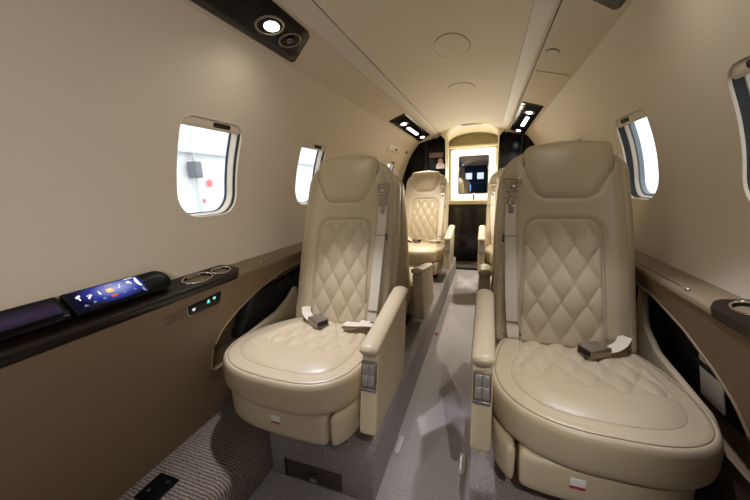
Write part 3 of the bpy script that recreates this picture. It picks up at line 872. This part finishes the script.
for r, zz in enumerate((.610, .602, .594, .586)):
    y = .602+.004*(r % 2)
    while y < .66:
        w = random.uniform(.004, .012); k = len(V)
        for a, b in ((y, zz-.0022), (y+w, zz-.0022), (y+w, zz+.0022), (y, zz+.0022)): V.append(fmL(a-.032, qz(b), .0008))
        F.append((k, k+1, k+2, k+3)); y += w+.003
pl = add_mesh('placard', V, F, mat('placard ink', (.07, .05, .035), rough=.7), smooth=False, recalc=False); tag(pl, 'small dark printed placard lines below the left ledge', 'placard')

# latches on the ledges
for sd, y, lb in ((-1, .99, 'tiny metal ledge latch beside the left seat'), (1, .97, 'tiny metal ledge latch beside the right seat')):
    fm, Lg = console_map(sd)
    l = disc('ledge_latch', fm, y, .020, .008, .005, M['steel'], h=.003, dome=.003); tag(l, lb, 'latch', 'ledge latches')
    struct(tube('trim_%s_stitch' % ('left' if sd < 0 else 'right'), [fm(1.00, .020, .0008), fm(3.3, .020, .0008)], .0007, M['recess'], seg=6), 'stitched seam along the ledge', 'trim')

# things kept in the side recesses
pp = rpoly([(.868, qz(.37)), (.955, qz(.548)), (1.14, qz(.530)), (1.42, qz(.55)), (1.42, qz(.345)), (1.0, qz(.345))], [.02, .012, .03, .02, .02, .02], 5)
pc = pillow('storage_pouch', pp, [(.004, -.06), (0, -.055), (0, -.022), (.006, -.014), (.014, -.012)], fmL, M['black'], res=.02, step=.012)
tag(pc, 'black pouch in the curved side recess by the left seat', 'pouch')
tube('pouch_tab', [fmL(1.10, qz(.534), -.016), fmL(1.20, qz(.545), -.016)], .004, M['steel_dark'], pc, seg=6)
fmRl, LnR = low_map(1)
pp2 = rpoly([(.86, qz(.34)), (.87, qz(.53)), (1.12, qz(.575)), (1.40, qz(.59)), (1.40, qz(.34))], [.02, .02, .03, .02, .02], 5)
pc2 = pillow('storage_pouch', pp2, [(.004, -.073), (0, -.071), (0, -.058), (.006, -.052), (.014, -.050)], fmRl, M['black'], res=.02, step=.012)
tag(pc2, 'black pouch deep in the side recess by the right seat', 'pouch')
cd = pillow('safety_card', rpoly([(.892, qz(.37)), (.898, qz(.500)), (.925, qz(.520)), (.985, qz(.525)), (.985, qz(.37))], .004, 3), [(0, -.040), (0, -.0375), (.001, -.037)], fmRl, M['white'], res=.02, step=.01)
tag(cd, 'white card standing in the recess beside the right seat', 'card')
sp = prism('retaining_strap', [(.80, .462), (1.02, .462), (1.02, .476), (.80, .476)], .7225, .7245, M['black'], bev=.0005); tag(sp, 'black strap across the white card beside the right seat', 'strap')

# floor, risers, ducts ----------------------------------------------------------------
def slab(name, x0, x1, y0, y1, z0, z1, m, r=.02):
    prof = rpoly([(x0, z0), (x1, z0), (x1, z1), (x0, z1)], [0, 0, r, r], 6)
    return prism(name, prof, y0, y1, m, bev=min(r, .02), axis='Y', seg=4)
struct(add_mesh('floor', [(-.9, Y0-1.7, 0), (.9, Y0-1.7, 0), (.9, 4.6, 0), (-.9, 4.6, 0)], [(0, 1, 2, 3)], M['carpet'], recalc=False), 'grey-brown loop carpet along the aisle', 'floor')
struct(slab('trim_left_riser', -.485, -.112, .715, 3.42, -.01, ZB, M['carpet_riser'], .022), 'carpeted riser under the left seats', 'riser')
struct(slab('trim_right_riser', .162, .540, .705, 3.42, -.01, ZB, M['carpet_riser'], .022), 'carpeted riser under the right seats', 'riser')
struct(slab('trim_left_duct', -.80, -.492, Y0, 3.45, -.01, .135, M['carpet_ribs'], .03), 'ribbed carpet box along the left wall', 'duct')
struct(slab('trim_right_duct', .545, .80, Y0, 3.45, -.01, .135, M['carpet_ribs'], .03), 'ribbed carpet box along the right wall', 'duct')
hb = box('access_hatch', (-.315, .7145, .045), (.20, .010, .062), mat('brown hatch', (.055, .04, .027), rough=.5), bev=.003); tag(hb, 'brown hatch in the riser below the left front seat', 'hatch')
box('hatch_rim', (-.42, .7135, .045), (.006, .008, .066), M['recess'], hb, bev=.001)
box('hatch_latch', (-.315, .708, .028), (.022, .004, .010), M['steel'], hb, bev=.001); box('hatch_finger_pull', (-.315, .7088, .052), (.030, .003, .012), M['recess'], hb, bev=.001)
pgp = disc('floor_socket', lambda a, b, h: (a, b, .135+h), -.668, .475, .0, .0, M['black'])
bpy.data.objects.remove(pgp)
sk = box('floor_socket', (-.668, .468, .1365), (.075, .080, .006), M['black_gloss'], bev=.002); tag(sk, 'black square socket plate on the ribbed carpet at bottom left', 'socket')
box('socket_pin', (-.655, .49, .140), (.010, .010, .003), M['steel_dark'], sk, bev=.001); box('socket_pin', (-.685, .455, .140), (.010, .010, .003), M['steel_dark'], sk, bev=.001)
tag(box('gap_filler', (-.4885, 2.0, .02), (.012, 2.5, .06), M['black'], bev=.001), 'dark gap between riser and side duct', 'filler', kind='structure')
# aisle path lights
for x, y, lb in ((-.097, .955, 'oval path light in the aisle carpet beside the left riser'), (.133, .94, 'oval path light in the aisle carpet beside the right riser')):
    e = empty('path_light', (x, y, 0)); tag(e, lb, 'path light', 'aisle path lights')
    rp = rpoly([(-.012, -.045), (.012, -.045), (.012, .045), (-.012, .045)], .012, 8)
    pillow('light_bezel', rp, [(0, 0), (0, .004), (.003, .006)], lambda a, b, h: (a, b, h), mat('beige bezel', (.55, .48, .38), rough=.4), e, res=.01, step=.005)
    rp = rpoly([(-.0065, -.036), (.0065, -.036), (.0065, .036), (-.0065, .036)], .0065, 6)
    pillow('light_lens', rp, [(0, .004), (0, .0066), (.001, .007)], lambda a, b, h: (a, b, h), mat('frosted lens', (.55, .55, .58), rough=.2), e, res=.01, step=.004)
rt = box('red_scrap', (-.094, 1.88, .004), (.014, .03, .006), M['red'], bev=.002, rot=Matrix.Rotation(.4, 3, 'Z')); tag(rt, 'small red tag on the aisle carpet beside the left riser', 'tag')

# aft bulkhead, vanity -----------------------------------------------------------------
OL, OR = -.228, .268
lint = mat('pale vanity lining', (.74, .66, .46), rough=.45)
for nm, pts in (('left', [(-.80, 0), (OL, 0), (OL, 1.60), (-.80, 1.60)]), ('right', [(OR, 0), (.80, 0), (.80, 1.60), (OR, 1.60)])):
    struct(prism('wall_aft_%s' % nm, pts, 3.50, 3.535, M['black_gloss'], axis='Y', bev=.003), 'black gloss bulkhead panel beside the doorway', 'wall')
# doorway arch: a pale collar reaching back to the vanity
def arch(n=28, x0=OL, x1=OR, zs_=1.40, zt=1.505):
    c = (x0+x1)/2; a = (x1-x0)/2
    return [(c+a*math.cos(PI*k/n), zs_+(zt-zs_)*math.sin(PI*k/n)) for k in range(n, -1, -1)]
def collar(name, seq, m):
    V = []; F = []; n = None
    for y, x0, x1, zspr, zt, zb in seq:
        a = [(x0, zb)]+arch(28, x0, x1, zspr, zt)+[(x1, zb)]; n = len(a); V += [(p[0], y, p[1]) for p in a]
    for k in range(len(seq)-1):
        for i in range(n-1): F.append((k*n+i, k*n+i+1, (k+1)*n+i+1, (k+1)*n+i))
    return add_mesh(name, V, F, m, sharp=40, recalc=False)
struct(collar('trim_arch', [(3.36, OL-.05, OR+.05, 1.47, 1.530, 1.44), (3.40, OL-.012, OR+.012, 1.44, 1.524, 1.40), (3.50, OL, OR, 1.41, 1.515, 0), (3.54, OL, OR, 1.41, 1.515, 0), (4.07, -.275, .315, 1.44, 1.53, 0)], lint), 'pale arched collar of the rear doorway', 'trim')
vg = pillow('air_grille', rpoly([(-.10, 3.355), (.14, 3.355), (.10, 3.40), (-.06, 3.40)], .01, 4), [(0, 0), (0, .003), (.002, .004)], lambda a, b, h: (a, b, 1.5285-.62*(a-.02)**2-h-(b-3.36)*.15), mat('grey grille', (.22, .20, .17), rough=.6), res=.02, step=.01)
tag(vg, 'grey air grille set in the arch above the rear doorway', 'grille')
YV = 4.08
struct(prism('wall_vanity', [(-.45, .70), (.50, .70), (.50, 1.62), (-.45, 1.62)], YV+.01, YV+.04, lint, axis='Y', bev=.001), 'pale wall behind the vanity mirror', 'wall')
# arched niche above the mirror and its sill
nt_ = arch(24, -.17, .205, 1.395, 1.488)
nio = prism('vanity_niche', nt_, YV-.018, YV+.004, mat('niche shade', (.50, .43, .28), rough=.5), axis='Y', bev=.004); tag(nio, 'arched niche panel above the lit vanity mirror', 'panel')
sl = box('niche_sill', (.02, YV-.06, 1.385), (.60, .13, .022), lint, bev=.006); tag(sl, 'pale sill between arched niche and lit mirror', 'sill')
vm = empty('vanity_mirror', (.018, YV-.012, .80)); tag(vm, 'vanity mirror in a glowing white frame at the rear of the cabin', 'mirror')
fr = [(-.262, -.045), (.250, -.045), (.250, .560), (-.262, .560)]; inn = rpoly([(-.170, .03), (.170, .03), (.170, .475), (-.170, .475)], .018, 5)
lit = emis('backlit mirror frame', (1, .97, .86), 1.7)
P, F = fill([resample(rpoly(fr, .02, 4), .02), resample(inn, .01)], .03)
V = [(p[0], 0, p[1]) for p in P]
add_mesh('lit_frame', V, F, lit, vm, recalc=False, smooth=False)
tube('mirror_rim', [(p[0], -.002, p[1]) for p in inn], .006, M['steel_dark'], vm, closed=True, seg=6)
P, F = fill([resample(inn, .02)], .05)
add_mesh('mirror_glass', [(p[0], .001, p[1]) for p in P], F, mat('mirror', (.82, .84, .88), rough=.01, metal=1), vm, recalc=False)
ct = empty('vanity_counter', (.02, YV-.1, .70)); tag(ct, 'pale lit vanity counter over a dark cabinet', 'counter')
box('counter_top', (0, -.02, .035), (.66, .26, .05), lint, ct, bev=.012)
box('cabinet_body', (0, .0, -.345), (.66, .20, .69), mat('dark cabinet', (.010, .007, .005), rough=.3, coat=.3), ct, bev=.004)
box('cabinet_door', (-.0, -.104, -.33), (.40, .010, .58), mat('dark cabinet door', (.013, .009, .006), rough=.25, coat=.3), ct, bev=.004)
fa = tube('tap', spline([(.035, YV-.10, .755), (.035, YV-.10, .80), (.035, YV-.13, .825), (.035, YV-.165, .815)], 6), .010, M['steel_dark']); tag(fa, 'small dark tap on the vanity counter', 'tap')
struct(box('floor_threshold', (.02, 3.80, .006), (.52, .50, .012), mat('dark vestibule floor', (.10, .085, .065), rough=.6), bev=.003), 'dark floor of the rear vestibule', 'floor')
struct(box('trim_sill', (.02, 3.535, .010), (.50, .05, .020), M['black'], bev=.005), 'dark threshold strip at the rear doorway', 'trim')
for x in (-.36, .40):
    struct(box('wall_vestibule', (x+(-.09 if x < 0 else .09), 3.85, .8), (.02, .75, 1.6), M['black'], bev=.002), 'dark side of the rear vestibule', 'wall')

# signs on the left bulkhead panel
sg = empty('exit_sign', (-.345, 3.497, 1.262)); tag(sg, 'small red lettered sign on the black bulkhead panel at left', 'sign')
box('sign_plate', (0, 0, 0), (.145, .005, .048), mat('sign plate', (.40, .24, .22), rough=.4), sg, bev=.003)
def text(name, body, size, loc, m, parent, rot=(PI/2, 0, 0), sx=1.):
    c = bpy.data.curves.new(name, 'FONT'); c.body = body; c.size = size; c.align_x = 'CENTER'; c.align_y = 'CENTER'; c.extrude = .0006
    t = bpy.data.objects.new(name, c); COL.objects.link(t)
    dg = bpy.context.evaluated_depsgraph_get(); me = bpy.data.meshes.new_from_object(t.evaluated_get(dg)); bpy.data.objects.remove(t)
    o = bpy.data.objects.new(name, me); me.materials.clear(); me.materials.append(m); COL.objects.link(o)
    o.location = loc; o.rotation_euler = rot; o.scale = (sx, 1, 1); o.parent = parent
    return o
text('sign_letters', 'EXIT', .050, (0, -.0032, 0), mat('sign red', (.25, .008, .008), rough=.4), sg, sx=1.25)
ic = empty('emblem_plate', (-.300, 3.496, 1.165)); tag(ic, 'pale bell-shaped emblem below the red sign on the black bulkhead', 'emblem')
pale = mat('pale emblem', (.62, .50, .45), rough=.4, emit=(.5, .4, .36), estr=.12)
prism('emblem_body', rpoly([(-.048, -.045), (.048, -.045), (.044, -.005), (.022, .02), (-.022, .02), (-.044, -.005)], .010, 4), -.003, .001, pale, ic, axis='Y', bev=.001)
disc('emblem_head', lambda a, b, h: (a, -.003-h, b), 0, .035, .026, .026, mat('rosy emblem', (.55, .34, .30), rough=.4, emit=(.45, .25, .22), estr=.12), ic, h=.0, dome=.002)
# service outlet and red tag on the left lining near the bulkhead
def lining_plate(name, y, zc, w, h, m, label, cat, side=-1, up=0.):
    a = math.asin((zc-.85)/.75)*RW
    pl = rpoly([(y-w, a-h), (y+w, a-h), (y+w, a+h), (y-w, a+h)], min(w, h)*.3, 4)
    o = pillow(name, pl, [(0, .002), (0, -.003), (.003, -.005)], lambda p, q, d: wpt(p, q/RW, d-up, side), m, res=.03, step=.012)
    return tag(o, label, cat)
op = lining_plate('oxygen_mask_panel', 2.80, 1.272, .17, .032, M['rail'], 'pale service plate on the left lining above the seat shoulder', 'panel')
lining_plate('plate_catch', 2.865, 1.279, .030, .010, M['steel_dark'], None, None, up=.005).parent = op
lining_plate('red_placard', 3.25, 1.285, .040, .014, mat('dull red', (.28, .08, .06), rough=.5), 'small dull red placard on the left lining near the bulkhead', 'placard')

# front of the aircraft behind the camera (seen in the mirror) ------------------------------
dk = mat('cockpit dark', (.05, .05, .055), rough=.6)
for pts, nm in (([(-.9, 0), (-.42, 0), (-.42, 1.62), (-.9, 1.62)], 'left'), ([(.42, 0), (.9, 0), (.9, 1.62), (.42, 1.62)], 'right'), ([(-.42, 1.44), (.42, 1.44), (.42, 1.62), (-.42, 1.62)], 'top')):
    struct(prism('wall_front_%s' % nm, pts, Y0-.04, Y0, M['lining'], axis='Y', bev=.001), 'forward bulkhead by the cockpit opening', 'wall')
for c, s_, nm in (((-.86, -1.95, .8), (.02, 1.7, 1.64), 'left'), ((.86, -1.95, .8), (.02, 1.7, 1.64), 'right'), ((0, -1.95, 1.61), (1.74, 1.7, .02), 'top'), ((0, -2.79, .8), (1.74, .02, 1.64), 'front')):
    struct(box('wall_cockpit_%s' % nm, c, s_, dk, bev=0.), 'dark cockpit enclosure', 'wall')
wsm = emis('bright windscreen', (.80, .90, 1), 1.2); scm = emis('blue flight display', (.08, .30, 1), 2.2); glw = emis('blue dome light', (.15, .35, 1), 3)
for x in (-.39, -.03):
    struct(box('window_%d' % (11 if x < -.2 else 12), (x, -2.77, 1.19), (.20, .02, .20), wsm, bev=.004), 'bright cockpit windscreen pane', 'window')
ip = empty('instrument_panel', (-.3, -2.60, .5)); tag(ip, 'cockpit instrument panel with blue displays', 'instrument panel')
box('panel_body', (0, 0, -.01), (1.0, .16, .98), dk, ip, bev=.03)
for x in (-.09,): box('flight_display', (x, .083, .32), (.17, .008, .20), scm, ip, bev=.002)
struct(box('ceiling_cockpit', (-.25, -2.0, 1.592), (.6, .5, .02), glw, bev=.004), 'blue glow panel on the cockpit roof', 'ceiling')

# hangar outside -------------------------------------------------------------------------------
hw = mat('white hangar sheet', (.86, .87, .87), rough=.7)
XH = -6.0
struct(add_mesh('wall_hangar_left', [(XH, -12, -2), (XH, 22, -2), (XH, 22, 7), (XH, -12, 7)], [(0, 1, 2, 3)], hw, recalc=False), 'white hangar wall outside the left windows', 'wall')
struct(add_mesh('wall_hangar_right', [(7, -12, -2), (7, 22, -2), (7, 22, 7), (7, -12, 7)], [(0, 1, 2, 3)], hw, recalc=False), 'white hangar wall outside the right windows', 'wall')
struct(add_mesh('floor_hangar', [(-9, -12, -2), (9, -12, -2), (9, 22, -2), (-9, 22, -2)], [(0, 1, 2, 3)], mat('hangar floor', (.55, .55, .54), rough=.5), recalc=False), 'grey hangar floor', 'floor')
girt = mat('pale girt', (.66, .68, .69), rough=.6)
HB = []
HB.append(box('wall_girt', (XH+.08, 6, 1.86), (.12, 20, .10), girt, bev=.01))
for o in HB: tag(o, 'pale horizontal girt on the hangar wall outside the left window', 'beam')
post = box('hangar_post', (XH+.08, 5.36, 2.5), (.06, .05, 9), girt, bev=.01); tag(post, 'pale upright post on the hangar wall outside the left window', 'post')
hbx = box('wall_cabinet', (XH+.16, 5.28, 1.45), (.22, .20, .34), mat('grey box', (.16, .17, .19), rough=.6), bev=.02); tag(hbx, 'grey box on the hangar wall outside the left window', 'box')
box('cabinet_door', (XH+.275, 5.28, 1.45), (.02, .16, .28), mat('grey box door', (.20, .21, .23), rough=.6), hbx, bev=.01)
for y, zz, r, lb in ((5.72, 1.17, .085, 'larger pink round sign on the hangar wall'), (5.50, .77, .05, 'smaller pink round sign low on the hangar wall')):
    s_ = disc('hangar_sign', lambda a, b, h: (XH+.06+h, a, b), y, zz, r, r, mat('pink sign', (.85, .22, .22), rough=.6), dome=.02); tag(s_, lb, 'sign')

# ------------------------------------------------------------------ light
w = bpy.data.worlds.new('hangar light'); SC.world = w; w.use_nodes = True
w.node_tree.nodes['Background'].inputs['Color'].default_value = (.93, .97, 1., 1)
w.node_tree.nodes['Background'].inputs['Strength'].default_value = 2.5

def spot(name, loc, aim, power, ang=150, blend=.8, size=.02, col=(1, .93, .82)):
    l = bpy.data.lights.new(name, 'SPOT'); l.energy = power; l.spot_size = math.radians(ang); l.spot_blend = blend; l.shadow_soft_size = size; l.color = col
    o = bpy.data.objects.new(name, l); COL.objects.link(o); o.location = loc
    o.rotation_euler = (Vector(aim)-Vector(loc)).to_track_quat('-Z', 'Y').to_euler(); return o
def areal(name, loc, aim, sx, sy, power, col=(1, .93, .82), spread=180):
    l = bpy.data.lights.new(name, 'AREA'); l.shape = 'RECTANGLE'; l.size = sx; l.size_y = sy; l.energy = power; l.color = col; l.spread = math.radians(spread)
    o = bpy.data.objects.new(name, l); COL.objects.link(o); o.location = loc
    o.rotation_euler = (Vector(aim)-Vector(loc)).to_track_quat('-Z', 'Y').to_euler(); return o
for p, q, e, aim in ((lampL, 38, 1.3, (-.27, .74, .40)), (lampR, 18, 1.2, (.42, .80, .40))):
    spot('reading_lamp_light', p, aim, q, ang=58, blend=.7, size=.018, col=(1, 1.03, 1.25))
    spot('reading_lamp_spill', p, (p[0], p[1], 0), e, ang=172, blend=.6, size=.02, col=(1, .95, .86))
for p, q, g, aim in ((fwdL, 10, 16, (.07, 1.0, 0)), (fwdR, 30, 34, (.12, .95, 0))): spot('forward_lamp_light', p, aim, q, ang=g, blend=1., size=.012, col=(1, .98, .96))
for p in posL+posR: spot('aft_lamp_light', p, (p[0]*.35, p[1]-.05, 0), 36, ang=112, blend=.8, size=.015, col=(1, .96, .90))
# fill light added for an unseen cabin door, narrowed onto the left wall
areal('door_fill', (.66, -.62, 1.15), (-.74, .50, .93), .75, .5, 3.8, (1, .95, .94), 75)
areal('vanity_glow', (.02, YV-.03, 1.05), (.02, 2.5, 1.35), .40, .5, 6, (1, .93, .74))

# ------------------------------------------------------------------ camera
F_, VP, ROLL, XC, ZC = 310., (487., 183.), -.035, .18, .95
dx, dy = VP[0]-375, 250-VP[1]; c, s_ = math.cos(ROLL), math.sin(ROLL); dx, dy = c*dx-s_*dy, s_*dx+c*dy
nn = math.sqrt(dx*dx+dy*dy+F_*F_); th = math.asin(dx/nn); ph = math.atan2(dy, F_)
R = Vector((math.cos(th), math.sin(th), 0)); Fw = Vector((-math.sin(th)*math.cos(ph), math.cos(th)*math.cos(ph), -math.sin(ph))); U = R.cross(Fw)
# picture axes: rotate the level axes by the roll
Rx = R*c+U*s_; Ux = -R*s_+U*c
cam = bpy.data.cameras.new('camera'); cam.sensor_width = 36; cam.lens = F_/750*36; cam.clip_start = .01
co = bpy.data.objects.new('camera', cam); COL.objects.link(co)
mw = Matrix((Rx, Ux, -Fw)).transposed().to_4x4(); mw.translation = Vector((XC, 0, ZC)); co.matrix_world = mw
SC.camera = co
SC.view_settings.view_transform = 'Standard'; SC.view_settings.look = 'None'; SC.view_settings.exposure = 0.0; SC.view_settings.gamma = 1
